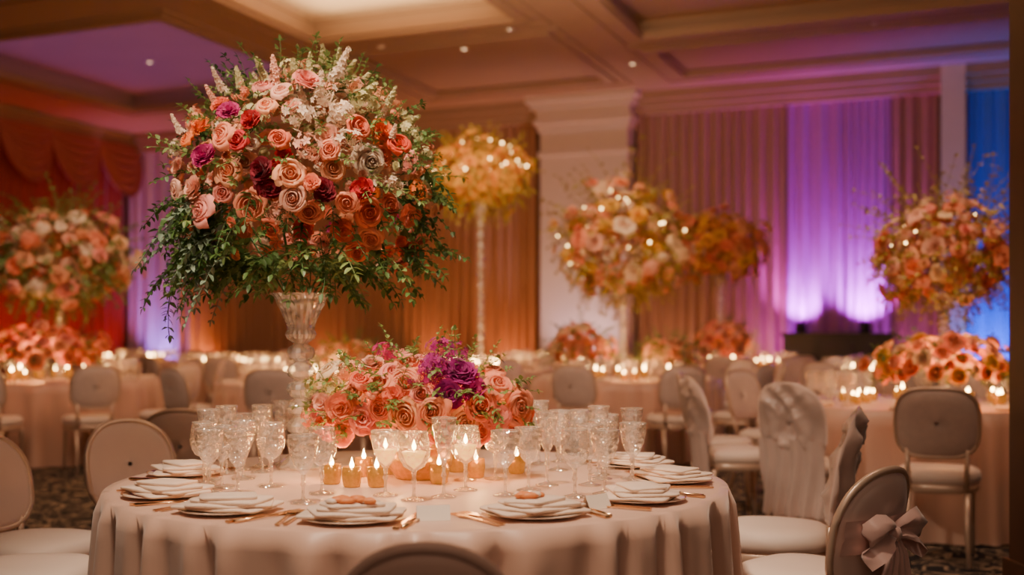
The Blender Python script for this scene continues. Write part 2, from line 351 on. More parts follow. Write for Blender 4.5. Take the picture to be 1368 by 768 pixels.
for k,(x,y,d) in TB.items():
    lb='round banquet table beneath the cloth, '+d
    if tproto is None:
        tproto=thing('banquet_table',lb,'table',(x,y,0),0,'round banquet tables')
        obj('tabletop',MB().lathe([(0,.715),(.9,.715),(.905,.73),(.9,.744),(0,.744)],64),tproto,mat=M['table'])
        for a in range(4): obj('leg',MB().tube([(.5*cos(a*pi/2+.78),.5*sin(a*pi/2+.78),0),(.5*cos(a*pi/2+.78),.5*sin(a*pi/2+.78),.715)],.018),tproto,mat=M['black'])
    else: dup(tproto,(x,y,0),label=lb)
    c=obj('tablecloth',CM if k=='main' else CF,loc=(x,y,0)); c.rotation_euler.z=random.random()*6
    tag(c,'blush satin floor-length tablecloth on the '+d,'tablecloth','blush round tablecloths')
# ------------------------------------------------------------------ chairs
def chair_proto(name,H,Wd,fab,frm,zb=.5,satin=False,bow=False,sq_=.85):
    t=thing(name,'x','chair'); D=.40
    out=[]
    for i in range(40):
        a=2*pi*i/40; c,s=cos(a),sin(a); x=math.copysign(abs(c)**.62,c); y=math.copysign(abs(s)**.62,s)
        out.append((x*(.5*(Wd+.02)-.02*(y<0)*abs(y)*2),y*D/2))
    m=MB().stack(out,[(.93,.41),(1,.42),(1.02,.445),(.99,.47),(.86,.485),(.5,.492),(.1,.494)]); obj('seat',m,t,mat=M['seat'])
    m=MB().stack(out,[(.95,.365),(.98,.37),(.98,.405),(.95,.412)]); obj('seat_frame',m,t,mat=frm)
    hw=Wd/2
    def leg(pts,rad): obj('leg',MB().tube(pts,rad,10),t,mat=frm)
    for s in (-1,1):
        leg([(s*(hw-.035),D/2-.04,.37),(s*(hw-.035),D/2-.035,.33),(s*(hw-.03),D/2-.02,0)],[.02,.018,.009])
        leg([(s*(hw-.055),-D/2+.03,.37),(s*(hw-.055),-D/2-.0,.2),(s*(hw-.045),-D/2-.06,0)],[.019,.016,.010])
    rec=.20
    def bend(x,z,o): return (x,-D/2-.005-rec*(z-.46)+.9*x*x+o,z)
    bo=[]
    zc=H-hw*.95
    for i in range(48):
        a=2*pi*i/48; c,s=cos(a),sin(a)
        if s>=0: x=hw*math.copysign(abs(c)**sq_,c); z=zc+hw*.95*abs(s)**sq_
        else:
            x=hw*math.copysign(abs(c)**.5,c)*(1-.12*abs(s)); z=zc-(zc-zb)*abs(s)**.5
        bo.append((x,z))
    cz=(H+zb)/2; th=.022
    rows=[]; lv=[(.05,1),(.3,1),(.6,.95),(.85,.75),(.97,.35),(1,0)]
    if satin: lv=[(.04,1),(.12,1),(.2,1),(.3,1),(.4,1),(.5,1),(.6,.97),(.7,.92),(.8,.85),(.88,.7),(.95,.45),(1,0)]
    def dsp(x,z,sg):
        if not satin: return 0
        return .030*noise.noise(Vector((x*9+z*5,z*11-x*4,sg*3)))+.026*noise.noise(Vector((x*24-z*10,z*20,sg*5)))+.018*sin(38*(x+z*.55)+4*noise.noise(Vector((x*6,z*6,0))))
    for sg,seq in ((1,lv),(-1,lv[::-1])):
        for sc,tt in seq: rows.append([bend(x*sc,cz+(z-cz)*sc,sg*(th*tt)+dsp(x*sc,cz+(z-cz)*sc,sg)*tt) for x,z in bo])
    m=MB().grid(rows,closed=True); m.f.append(tuple(range(48))); n=len(m.v); m.f.append(tuple(range(n-48,n))[::-1])
    br=obj('backrest',m,t,mat=fab)
    if satin:
        m=MB(); rows=[]
        for k in range(9):
            z=zb+.14-.42*k/8; rows.append([(x,-D/2-.005-rec*(max(z,.3)-.46)+.9*x*x-.028-.012*k/8-(.006+.016*k/8)*(1+sin(x*75+2*sin(z*9))),z) for x in [(-1+2*i/60)*hw*.95 for i in range(61)]])
        m.grid(rows); obj('cover_skirt',m,br,mat=fab)
    else:
        obj('back_frame',MB().tube([bend(x*1.01,cz+(z-cz)*1.01,0) for x,z in bo],.012,8,closed=True),br,mat=frm)
    for s in (-1,1): obj('back_stile',MB().tube([(s*(hw-.06),-D/2+.01,.39),bend(s*(hw-.055),zb+.04,0)],.013,8),t,mat=frm)
    if bow:
        m=MB(); zbw=zb+.18; S=1.15
        def yb(x,z): return -D/2-.005-rec*(z-.46)+.9*x*x
        def rib(path):
            rows=[]
            for i,(x,o,z,w) in enumerate(path): rows.append([(x*S,yb(x,z)-.035+o-.018*sin(jj*1.6+i*.5),zbw+(z-zbw)*S+w*S*(jj/6-.5)) for jj in range(7)])
            m.grid(rows)
        for s in (-1,1):
            rib([(0,0,zbw,.025),(s*.03,-.025,zbw+.012,.05),(s*.06,-.045,zbw+.015,.08),(s*.10,-.05,zbw+.005,.11),(s*.125,-.03,zbw-.02,.11),(s*.11,-.012,zbw-.02,.09),(s*.06,-.004,zbw-.01,.05),(0,0,zbw,.025)])
            pts=[(s*.008,0,zbw-.01,.02),(s*.025,-.02,zbw-.06,.045),(s*.04,-.028,zbw-.12,.07),(s*.05,-.02,zbw-.18,.09),(s*.06,-.025,zbw-.26,.11)]
            m.grid([[(x+(jj/8-.5)*w*S,yb(x,z)-.045+o-.016*sin(jj*1.7),z-.012*(jj==0)) for jj in range(9)] for x,o,z,w in pts])
        m.lathe([(.001,-.026),(.022,-.018),(.028,0),(.022,.018),(.001,.026)],10,off=(0,yb(0,zbw)-.045,zbw))
        sash=obj('sash',MB().grid([[bend((-1+2*i/20)*hw*1.0,zbw+dz,-.032-.006*(dz==0)) for i in range(21)] for dz in (-.05,-.03,-.015,0,.015,.03,.05)]),t,mat=M['bow'])
        obj('bow',m,sash,mat=M['bow'])
    return t
protos={}
chairs_at=[]
def chair(kind,x,y,rz,label,group='banquet chairs around the tables'):
    spec={'round':('banquet_chair',.83,.38,M['chairfab'],M['frame'],.49),'std':('banquet_chair',.91,.40,M['chairgrey'],M['frame'],.56,False,False,.62),
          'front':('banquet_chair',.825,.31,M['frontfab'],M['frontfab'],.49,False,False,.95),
          'satin':('banquet_chair',.93,.42,M['satin'],M['frame'],.47,True),'bow':('banquet_chair',.80,.38,M['satin'],M['frame'],.44,False,True)}[kind]
    chairs_at.append((x,y))
    if kind not in protos:
        o=chair_proto(*spec); o['label']=label; o['group']=group; o.location=(x,y,0); o.rotation_euler=(0,0,rz); protos[kind]=o; return o
    return dup(protos[kind],(x,y,0),rz,label,group)
def face(x,y,tx,ty): return atan2(ty-y,tx-x)-pi/2
mx_,my_=TB['main'][:2]; G='chairs around the foreground table'
chair('round',-1.40,4.45,face(-1.40,4.45,mx_,my_),'round-backed blush chair showing above the far left rim of the foreground table',G)
chair('round',-1.66,3.92,face(-1.66,3.92,mx_,my_),'round-backed blush chair with ivory seat at left edge, further of two',G)
chair('round',-1.50,3.46,face(-1.50,3.46,mx_,my_),'round-backed blush chair with ivory seat at left edge, nearer of two',G)
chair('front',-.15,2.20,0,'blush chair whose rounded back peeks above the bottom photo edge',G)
chair('bow',.90,3.43,face(.90,3.43,.37,4.0),'blush chair with a satin sash bow right of the foreground table',G)
chair('satin',.98,4.17,radians(74),'ruffled satin-covered chair behind the chair with the bow',G)
chair('round',-1.62,5.55,radians(12),'pale round-backed chair pulled out alone behind the far left rim')
def ring(key,ang0,n=8,kind='std',r=1.24,kinds={},angs=None,names={}):
    x0,y0,d=TB[key]
    s8=['right','far right','far','far left','left','near left','near','near right']
    s10=['near','near right','right front','right rear','far right','far','far left','left rear','left front','near left']
    for i,ad in enumerate(angs or [ang0+i*360/n for i in range(n)]):
        a=radians(ad); x=x0+r*cos(a); y=y0+r*sin(a)
        if any(k!=key and (x-t[0])**2+(y-t[1])**2<1.22**2 for k,t in TB.items()): continue
        if any((x-c[0])**2+(y-c[1])**2<.64**2 for c in chairs_at): continue
        if 1.7<x<2.9 and 4.<y<5.1: continue
        if toUV(x,y)[1]<2.: continue
        s=names.get(i) or (s10[int(round(((ad+90)%360)/36))%10] if n==10 else s8[int(round((ad%360)/45))%8]); rz=face(x,y,x0,y0)+random.uniform(-.14,.14); kk=kinds.get(i,kind)
        chair(kk,x,y,rz,('ruffled satin chair, ' if kk=='satin' else 'ivory-seated chair, ')+'%s side of the %s'%(s,d))
ring('right',0,angs=[-106,-75,-137,-168,160,125,90,55,20,-15],kinds={2:'satin',3:'satin'},r=1.27,names={1:'near but frame-cut',8:'right rear',9:'right front'})
ring('left',-57,10); ring('mid',-77,10); ring('far11',-60,10); ring('far12',-98,10); ring('far5',-75,10); ring('far6',-85,10); ring('yellow',-80); ring('far7',-80); ring('far9',-70); ring('far13',-90)
# ------------------------------------------------------------------ flowers
RU=random.uniform
def petal_rows(phi,w,prof,ns=5,ruf=0,tip=.12):
    rows=[];a=[]
    nt=len(prof); sk=RU(-.12,.12)
    for k,(r,z,wf) in enumerate(prof):
        row=[]; t=k/(nt-1)
        for j in range(ns):
            s=-1+2*j/(ns-1); an=phi+s*w*wf
            rr=r*(1+.07*s)+ruf*t*RU(-1,1); zz=z-tip*s*s*t*t+sk*s*t+ruf*t*RU(-1,1)
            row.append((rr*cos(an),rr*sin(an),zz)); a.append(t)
        rows.append(row)
    return rows,a
def mesh_rose(op=1.,ruf=.02,layers=((0,3),(.2,3),(.45,4),(.75,5),(1.05,6)),jit=.10):
    m=MB(); ox,oy=RU(-.08,.08),RU(-.08,.08)
    for L,(al,n) in enumerate(layers):
        for i in range(n):
            phi=2*pi*i/n+L*1.1+RU(-.35,.35); h=.60-.24*al+RU(-.06,.06); sc=RU(1-jit,1+jit)
            rb=.05+.1*al; rm=(.13+.56*al*op)*sc; rt=(.05+.70*al*op)*sc; cu=al*al*RU(.5,1.4)
            pr=[(rb,-.15-.1*al,.6),(rm*.85,h*.2-.14*al,1.0),(rm*1.05,h*.62-.04*al,1.1),(rt+.03,h,.98),(rt+.05+.16*cu,h-.02-.10*cu,.78),(rt+.04+.24*cu,h-.05-.24*cu,.5)]
            rows,a=petal_rows(phi,1.35-.42*al,pr,6,ruf,.2); q=1-al*.8
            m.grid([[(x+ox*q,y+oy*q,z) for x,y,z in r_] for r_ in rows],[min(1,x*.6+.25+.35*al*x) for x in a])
    return m
def mesh_carn(n=60,ruf=.07,w=.42):
    m=MB()
    for i in range(n):
        q=sqrt((i+.5)/n); phi=i*2.39996; th=q*1.4; d=.95+RU(-.14,.06)
        pr=[]
        for k in range(4):
            t=k/3; pr.append((d*t*sin(th)+.03,d*t*cos(th)*.8-.05,.25+.75*t))
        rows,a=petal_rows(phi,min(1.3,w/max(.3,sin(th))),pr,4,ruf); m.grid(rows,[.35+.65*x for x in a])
    return m
def floret(m,c,nrm,r,np_=5,pt=1.):
    q=nrm.to_track_quat('Z','Y'); sp=random.random()*6
    for i in range(np_):
        a=sp+2*pi*i/np_; wv=2*pi/np_*.42
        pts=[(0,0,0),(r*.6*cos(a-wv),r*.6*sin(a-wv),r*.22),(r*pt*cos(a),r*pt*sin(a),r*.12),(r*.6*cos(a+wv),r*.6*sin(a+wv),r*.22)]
        m.add([c+q@Vector(p) for p in pts],[(0,1,2,3)],[.35,.9,1,.9])
def rv(s): return Vector((RU(-s,s),RU(-s,s),RU(-s,s)))
def mesh_hydra(n=80,r=.30):
    m=MB()
    for i in range(n):
        z=1-1.55*(i+.5)/n; s=sqrt(max(0,1-z*z)); a=i*2.39996; d=Vector((s*cos(a),s*sin(a),z)); floret(m,d*(.8+RU(-.14,.16)),(d+rv(.5)).normalized(),r*RU(.8,1.15),4)
    return m
def mesh_spike(n=36):
    m=MB()
    for i in range(n):
        t=i/n; a=i*2.39996; rr=.40*(1-t*.75); d=Vector((cos(a),sin(a),.45)).normalized(); floret(m,Vector((rr*cos(a)*.7+.25*t*t,rr*sin(a)*.7,-.4+2.0*t)),(d+rv(.3)).normalized(),.34*(1-.55*t)*RU(.8,1.2),5)
    m.tube([(0,0,-.6),(.05,0,.6),(.22,0,1.5)],.03,5); return m
def mesh_lily():
    m=MB()
    for i in range(6):
        a=2*pi*i/6+RU(-.1,.1); pr=[(.05,-.25,.4),(.3,.05,.8),(.62,.25,.9),(.9,.27,.55),(1.05,.18,.1)]
        rows,s=petal_rows(a,.46,pr,3,.02); m.grid(rows,s)
    for i in range(5): m.tube([(0,0,-.1),(.12*cos(i*1.26),.12*sin(i*1.26),.4)],.018,4)
    return m
def mesh_buds(n=20):
    m=MB()
    for i in range(n):
        d=Vector((RU(-1,1),RU(-1,1),RU(-.1,1))).normalized(); e=d*RU(.45,1.1); floret(m,e,(d+rv(.4)).normalized(),RU(.24,.38),5); m.tube([(0,0,-.3),tuple(e*.5+Vector((0,0,-.05))),tuple(e)],.015,3,cap=False)
    return m
TY={'rose':[mesh_rose(1),mesh_rose(.85),mesh_rose(1.08,.03),mesh_rose(.95,.03,((0,3),(.3,4),(.62,5),(1.0,6))),mesh_rose(1.1,.04,((0,3),(.35,4),(.8,5),(1.05,5)),.16),mesh_rose(.95,.05,((0,3),(.3,3),(.6,5),(1.05,6)),.18)],'carnation':[mesh_carn(),mesh_carn(50,.1)],'hydrangea':[mesh_hydra()],'blossom_spike':[mesh_spike(),mesh_spike()],'lily':[mesh_lily(),mesh_lily()],
    'peony':[mesh_rose(1,.06,((0,4),(.25,5),(.5,6),(.75,7),(1.05,8)),.2),mesh_carn(44,.05,.6),mesh_rose(1.05,.07,((0,4),(.3,5),(.7,7),(1.05,8)),.22)],'blossom_cluster':[mesh_buds(),mesh_buds()]}
BC={}
def bloom(parent,kind,col,loc,nrm,r):
    i=random.randrange(len(TY[kind])); k=(kind,col,i)
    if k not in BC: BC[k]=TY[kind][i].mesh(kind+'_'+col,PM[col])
    o=obj(kind,BC[k],parent); o.location=loc; q=Vector(nrm).normalized().to_track_quat('Z','Y')
    o.rotation_mode='QUATERNION'; o.rotation_quaternion=q@Matrix.Rotation(random.random()*6.28,3,'Z').to_quaternion(); o.scale=(r*RU(.9,1.1),r*RU(.9,1.1),r*RU(.8,1.1)); return o
def leafq(m,b,d,up,L,w):
    d=d.normalized(); s=d.cross(up)
    if s.length<1e-3: s=d.orthogonal()
    s.normalize(); n=s.cross(d)
    p=[b,b+d*L*.35+s*w+n*w*.35,b+d*L*.35,b+d*L*.35-s*w+n*w*.35,b+d*L*.72+s*w*.7,b+d*L*.72-n*w*.2,b+d*L*.72-s*w*.7,b+d*L-n*w*.5]
    m.add(p,[(0,1,2),(0,2,3),(1,4,5,2),(2,5,6,3),(4,7,5),(5,7,6)])
def sprig(m,p,d,L,n,ll,lw,droop=.5,pair=True):
    p=Vector(p); d=Vector(d).normalized(); pts=[p.copy()]; st=L/n
    for i in range(n):
        d=(d+rv(.14)+Vector((0,0,-droop/n*1.6))).normalized(); p=p+d*st; pts.append(p.copy())
        side=d.cross(Vector((0,0,1)))
        if side.length<.05: side=Vector((1,0,0))
        side.normalize(); side=Matrix.Rotation(RU(-1,1),3,d)@side; sc=(1-.45*i/n)*RU(.75,1.2)
        for s in ((-1,1) if pair else (random.choice((-1,1)),)): leafq(m,p,d*RU(.3,.8)+side*s,Vector((RU(-.4,.4),RU(-.4,.4),1)),ll*sc,lw*sc)
    leafq(m,p,d,Vector((0,0,1)),ll*.7,lw*.7)
    m.tube(pts,.0018*ll/.05,4,cap=False)
def rdir():
    while True:
        v=rv(1)
        if .1<v.length<1: return v.normalized()
def fib(n):
    for i in range(n):
        z=1-2*(i+.5)/n; s=sqrt(1-z*z); a=i*2.39996; yield Vector((s*cos(a),s*sin(a),z))
# ---- main tall bouquet
VY=3.70; VX=P(402,0,VY).x
CX,CY=410,240
cen=P(CX,CY,VY); RX,RY,RZ=.43,.36,.37
KS=(VY-.27)/F
def egg(z): return 1.0 if z<0 else sqrt(max(0,1-.45*(z/RZ)**1.5))
bq=thing('flower_bouquet','huge bouquet of peach, coral and magenta blooms in the tall crystal vase','bouquet',cen)
keys=[(430,122,'pink','peony',36),(398,138,'blush','rose',30),(330,168,'magenta','carnation',30),(366,183,'red','carnation',32),(404,210,'coral','rose',30),(291,186,'orange','carnation',34),(268,200,'orange','rose',28),
(285,222,'peach','rose',34),(300,228,'magenta','carnation',34),(384,252,'wine','carnation',38),(528,188,'orange','carnation',36),(552,205,'redorange','rose',26),(502,190,'coral','rose',30),(330,248,'peach','rose',36),(352,236,'blush','rose',32),
(420,258,'peach','rose',38),(425,287,'blush','rose',38),(471,248,'peach','rose',36),(514,232,'white','peony',36),(524,252,'white','blossom_cluster',36),(280,268,'blush','peony',38),(250,266,'blush','rose',30),(292,298,'pink','peony',36),(358,292,'salmon','rose',36),(442,302,'salmon','rose',32),
(425,321,'redorange','carnation',30),(462,276,'wine','carnation',34),(508,272,'red','carnation',30),(392,274,'wine','carnation',30),(536,288,'coral','rose',34),(562,300,'salmon','carnation',32),(515,300,'coral','rose',32),(556,340,'coral','carnation',36),(548,262,'white','blossom_cluster',30),
(462,200,'blush','carnation',36),(432,180,'white','blossom_cluster',42),(480,170,'white','hydrangea',32),(385,165,'peach','rose',28),(330,205,'salmon','rose',30),(350,212,'red','rose',26),(440,222,'blush','blossom_cluster',36),(408,232,'red','carnation',26),(490,212,'white','blossom_cluster',36),(500,150,'greenish','blossom_cluster',32),(455,150,'white','blossom_cluster',38),(345,140,'salmon','blossom_cluster',28),(370,130,'pink','rose',24),
(270,170,'salmon','blossom_cluster',28),(310,150,'coral','carnation',24),(560,175,'greenish','blossom_cluster',30),(478,322,'coral','carnation',30),(385,318,'blush','blossom_cluster',32),(322,275,'pink','rose',28),(572,265,'orange','blossom_cluster',28),(245,232,'blush','carnation',28),(236,290,'blush','blossom_cluster',30),(262,318,'peach','carnation',28),(405,105,'greenish','blossom_cluster',30),(465,115,'white','blossom_cluster',34),(530,222,'coral','rose',24),(345,322,'salmon','carnation',26),(565,228,'pink','blossom_cluster',28),
(515,332,'salmon','rose',30),(540,362,'pink','carnation',30),(300,335,'blush','blossom_cluster',28),(450,340,'pink','blossom_cluster',28),(575,325,'pink','rose',24),(320,188,'white','blossom_cluster',28),(240,205,'white','blossom_cluster',26),(400,300,'blush','blossom_cluster',30),(495,350,'coral','rose',26),(572,350,'salmon','carnation',26),(470,225,'salmon','rose',26),(305,255,'blush','carnation',26),(448,268,'salmon','carnation',24),(490,290,'salmon','rose',26),(380,205,'peach','carnation',24),(412,160,'blush','carnation',28)]
placed=[]
for px,py,c,k,s in keys:
    x=(px-CX)*KS; z=-(py-CY)*KS; a=x/RX/egg(z); b=z/RZ; q=a*a+b*b
    y=-sqrt(max(.0,1-q)); r=s/2*KS*1.08
    loc=Vector((x,y*RY*RU(.80,1.16),z)); n=(Vector((a/RX,y/RY*.9,b/RZ+.3)).normalized()+Vector((RU(-.5,.5),-.25,RU(-.3,.45)))).normalized()
    bloom(bq,k,c,loc,n,r); placed.append((loc,r,c,k))
cnt={}
for d in fib(330):
    if d.z<-.80: continue
    e=egg(d.z*RZ); f=RU(.82,1.05); loc=Vector((d.x*RX*e,d.y*RY*e,d.z*RZ))*f
    r=RU(.015,.030)
    if any((loc-l).length<(r+rr)*.74 for l,rr,_,_ in placed): continue
    if d.y<0.1: _,_,c,k=min(placed,key=lambda q:(q[0]-loc).length)
    else: c=random.choice(['coral','peach','blush','pink','cream','orange','magenta','white']); k=random.choice(['rose','carnation','peony','lily'])
    if random.random()<.55: c=random.choice(['blush','white','salmon','peach','greenish'] if d.z>-.1 else ['coral','salmon','pink','blush','peach']); k=random.choice(['carnation','blossom_cluster','blossom_cluster','rose','lily'])
    if cnt.get(k,0)>55: k='carnation' if k!='carnation' else 'peony'
    cnt[k]=cnt.get(k,0)+1
    bloom(bq,k,c,loc,d+Vector((RU(-.3,.3),-.1+RU(-.3,.3),.15)),r); placed.append((loc,r,c,k))
for px,py,c,L in [(425,108,'greenish',.042),(450,98,'greenish',.050),(470,104,'white',.048),(440,130,'white',.050),(485,125,'greenish',.045),(400,98,'greenish',.038),(310,125,'white',.036),(300,145,'blush',.034),(505,140,'greenish',.045),(455,165,'white',.046),(555,165,'greenish',.038),(270,160,'greenish',.034),(545,195,'white',.03),(385,115,'blush',.042),(420,150,'white',.046),(475,150,'white',.042),(445,195,'white',.038),(335,120,'greenish',.034),(350,110,'white',.036),(520,150,'white',.036),(370,112,'greenish',.036),(415,82,'greenish',.038),(455,78,'greenish',.040),(490,105,'greenish',.036),(570,190,'greenish',.03),(255,185,'white',.03),(535,140,'greenish',.034),(438,72,'greenish',.038),(472,88,'greenish',.036),(240,225,'blush',.028),(578,240,'peach',.028)]:
    x=(px-CX)*KS; z=-(py-CY)*KS; bloom(bq,'blossom_spike',c,(x,RU(-.26,-.02)*(1 if py>100 else .4),z),(x*1.3+RU(-.2,.2),-.25+RU(-.2,.2),.5),L)
m1,m2,m3=MB(),MB(),MB()
for d in fib(280):
    e=egg(d.z*RZ); b=Vector((d.x*RX*e,d.y*RY*e,d.z*RZ)); dd=d+rdir()*.5
    if d.z<-.6: continue
    if d.z<-.2: m=random.choice((m1,m1,m2)); sprig(m,b*.84,dd,RU(.09,.17),6,.040,.011,.6)
    else:
        if random.random()<.15: continue
        m=random.choice((m1,m2,m2)); sprig(m,b*.85,dd,RU(.06,.16)+.02,6,.034,.009,.2)
for i in range(64):
    a=RU(0,2*pi); r=RU(.15,.95); b=Vector((cos(a)*RX*r*.75,sin(a)*RY*r*.75,-RZ*(.60+.2*(1-r)))); sprig(random.choice((m1,m1,m2)),b,Vector((cos(a)*1.1,sin(a),-.1+RU(-.35,.25))),RU(.12,.21),8,.05,.012,.55)
for i in range(60):   # left cascade
    b=Vector((-.26+RU(-.08,.08),RU(-.26,.1),-.12+RU(-.14,.08))); sprig(random.choice((m3,m3,m1,m2)),b,Vector((-1,RU(-.6,.3),-.28+RU(-.6,.25))),RU(.16,.31),11,.042,.010,.8)
for i in range(22):
    b=Vector((.33+RU(-.05,.05),RU(-.2,.1),-.14+RU(-.15,.2))); sprig(m1,b,Vector((1,RU(-.5,.3),RU(-.4,.3))),RU(.09,.18),7,.042,.011,.7)
for px,py in [(300,110),(285,125),(318,102),(262,150),(248,175),(385,85),(450,70),(430,68),(475,78),(520,130),(545,160),(560,150),(500,105),(245,200),(295,90),(270,130),(310,85),(235,160),(570,170)]:
    x=(px-CX)*VY/F; z=-(py-CY)*VY/F; sprig(random.choice((m1,m2,m2)),(x*.70,RU(-.12,.05),z*.70),(x*1.1+.02,-.05,z),.32*sqrt(x*x+z*z)+.01,9,.030,.008,.05)
obj('green_foliage',m1,bq,mat=M['leaf']); obj('light_foliage',m2,bq,mat=M['leaf2']); obj('eucalyptus',m3,bq,mat=M['leaf3'])
TOPZ=P(0,392,VY).z
st=MB()
for i in range(14):
    a=i*.9; st.tube([(cos(a)*.22,sin(a)*.2,-RZ*.4),(cos(a)*.04+VX-cen.x,sin(a)*.04,TOPZ-cen.z-.02),(cos(a+2)*.02+VX-cen.x,sin(a+2)*.02,TOPZ-cen.z-.08)],.003,5)
obj('stems',st,bq,mat=M['leaf'])
# ---- crystal vases
def facet(n,amp): return lambda t,z: 1+amp*cos(n*t+z*70)*cos(n*t-z*70)
def vase_proto(h,label,loc,name='crystal_vase',bh=.18,q=1.):
    t=thing(name,label,'vase',loc,0)
    obj('base',MB().lathe([(0,0),(.075,0),(.08,.008),(.07,.02),(.035*q,.04),(.02*q,.055)],24,facet(12,.03)),t,mat=M['vase'],smooth=False)
    H=h; z1=.055
    pr=[(.02*q,z1),(.036*q,z1+.02),(.038*q,z1+.035),(.02*q,z1+.055)]
    k=z1+.055
    while k<H-bh-.03: pr+=[(.032*q,k+.012),(.038*q,k+.03),(.032*q,k+.046),(.017*q,k+.06)]; k+=.06
    obj('stem',MB().lathe(pr,18,facet(9,.06)),t,mat=M['vase'],smooth=False)
    b=H-k; raw=[(.017*q,0),(.036*q,.10),(.040*q,.18),(.034*q,.28),(.038*q,.38),(.052,.5),(.064,.63),(.073,.76),(.082,.88),(.094,.97),(.098,1)]
    fine=[]
    for (r0,q0),(r1,q1) in zip(raw[:-1],raw[1:]):
        for s in range(3): fine.append((r0+(r1-r0)*s/3,k+b*(q0+(q1-q0)*s/3)))
    fine+=[(.098,H),(.092,H),(.06,H-b*.35)]
    obj('bowl',MB().lathe(fine,40,facet(10,.05)),t,mat=M['vase'],smooth=False)
    return t
vase_proto(TOPZ-.751,'tall cut crystal vase carrying the huge bouquet',(VX,VY,.751),q=1.25)
def bouquet(label,cx,cy,cz,rx,ry,rz,pal,kinds,n,r0,leafm,ns,ls,fairy=0,low=False,up=0,key=(),leafc='leaf2',fs=1.,rag=.28):
    t=thing('flower_bouquet' if not low else 'flower_centerpiece',label,'bouquet' if not low else 'centerpiece',(cx,cy,cz),0)
    pl=[]
    for px,py,c,k,s,dd in key:
        x=(px-HX)/F*dd-cx; z=CH-(py-HY)/F*dd-cz; q=(x/rx)**2+(z/rz)**2; y=-sqrt(max(0,1-q))*ry*RU(.85,1.1)
        r=s/2*dd/F*1.12; loc=Vector((x,y,z)); nn=(Vector((x/rx/rx,y/ry/ry,z/rz/rz)).normalized()+Vector((RU(-.4,.4),-.45,.2+RU(-.35,.35)))).normalized(); bloom(t,k,c,loc,nn,r); pl.append((loc,r))
    for d in fib(n):
        if low and d.z<-.35: continue
        if not low and d.z<-.85: continue
        f=RU(1-rag*.7,1+rag*.8)*(1+.35*noise.noise(d*1.8+Vector((cx,cy,cz)))) if not key else RU(.9,1.05)
        loc=Vector((d.x*rx,d.y*ry,d.z*rz))*f; r=r0*RU(.6,1.25)
        if any((loc-l).length<(r+rr)*.66 for l,rr in pl): continue
        bloom(t,random.choice(kinds),random.choice(pal),loc,(d+Vector((RU(-.3,.3),-.15+RU(-.3,.3),.2))).normalized(),r); pl.append((loc,r))
    m=MB()
    for d in fib(ns):
        if low and d.z<-.45: continue
        b=Vector((d.x*rx,d.y*ry,d.z*rz)); L=ls*RU(.7,1.5)+max(0,d.z)*up*random.random()*2
        dr=d+rdir()*.45
        if low: dr.z=max(dr.z,-.1)
        sprig(m,b*.8,dr,L+.1*min(rx,rz),7,ls*.33,ls*.10,.2 if low else .5 if d.z<.2 else .1)
    obj('foliage',m,t,mat=M[leafc])
    if fairy:
        fm=MB().lathe([(.001,-.016),(.012,-.010),(.016,0),(.012,.010),(.001,.016)],8).mesh('fairy_light',M['bulb'])
        for i in range(fairy):
            d=rdir(); d.z=abs(d.z)*.9 if random.random()<.85 else d.z; d.normalize(); o=obj('fairy_light',fm,t); q=RU(.95,1.25); o.location=(d.x*rx*q,d.y*ry*q,d.z*rz*q); o.scale=(fs*RU(.5,1),)*3
    return t
lk=[(580,496,'purple','hydrangea',44,3.3),(614,500,'purple','carnation',44,3.3),(598,528,'purple','carnation',40,3.28),(586,472,'purple','blossom_cluster',36,3.35),(632,522,'magenta','carnation',34,3.28),(560,508,'magenta','blossom_cluster',28,3.3),(606,474,'purple','blossom_cluster',30,3.35),(511,476,'magenta','blossom_cluster',34,3.4),(432,498,'cream','rose',34,3.35),(492,490,'blush','peony',34,3.3),
(455,545,'salmon','carnation',42,3.28),(482,562,'pink','carnation',42,3.25),(505,515,'salmon','rose',36,3.28),(524,500,'pink','rose',34,3.3),(541,514,'salmon','peony',36,3.28),(541,556,'peach','rose',42,3.22),(577,552,'salmon','peony',40,3.22),(562,530,'pink','rose',34,3.25),
(640,545,'coral','rose',38,3.26),(665,518,'salmon','rose',38,3.3),(692,545,'salmon','peony',42,3.32),(660,560,'pink','carnation',40,3.25),(618,566,'peach','rose',38,3.22),(505,548,'coral','rose',34,3.24),(470,525,'peach','rose',34,3.28),(425,575,'coral','carnation',34,3.3),(452,582,'salmon','carnation',36,3.26),(640,580,'salmon','rose',34,3.24),(590,582,'coral','rose',32,3.22),(510,585,'salmon','carnation',36,3.22),(680,572,'coral','rose',32,3.3),(560,585,'pink','rose',32,3.22),(430,540,'blush','carnation',30,3.32),(660,498,'salmon','rose',30,3.35),(480,508,'coral','rose',28,3.3),(545,488,'salmon','rose',30,3.32),(525,530,'coral','carnation',30,3.25),(412,520,'greenish','blossom_cluster',34,3.38),(440,520,'greenish','blossom_cluster',30,3.32),(462,500,'peach','blossom_cluster',28,3.35),(702,560,'coral','carnation',30,3.36),(410,560,'salmon','blossom_cluster',30,3.36)]
lc=P(560,541,3.45)
bouquet('low centerpiece of coral roses with a purple hydrangea cluster on the foreground table',lc.x,lc.y,lc.z,.325,.18,.145,['coral','salmon','peach','pink'],['rose','carnation'],110,.031,'leaf2',170,.085,low=True,key=lk)
t=thing('flower_bowl','low gold bowl beneath the coral rose centerpiece','bowl',(lc.x,lc.y,.751))
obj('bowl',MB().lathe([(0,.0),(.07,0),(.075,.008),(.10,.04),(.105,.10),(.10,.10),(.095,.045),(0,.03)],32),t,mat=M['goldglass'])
obj('rim',MB().tube([(.104*cos(i*pi/16),.104*sin(i*pi/16),.10) for i in range(32)],.004,6,closed=True),t,mat=M['gold'])
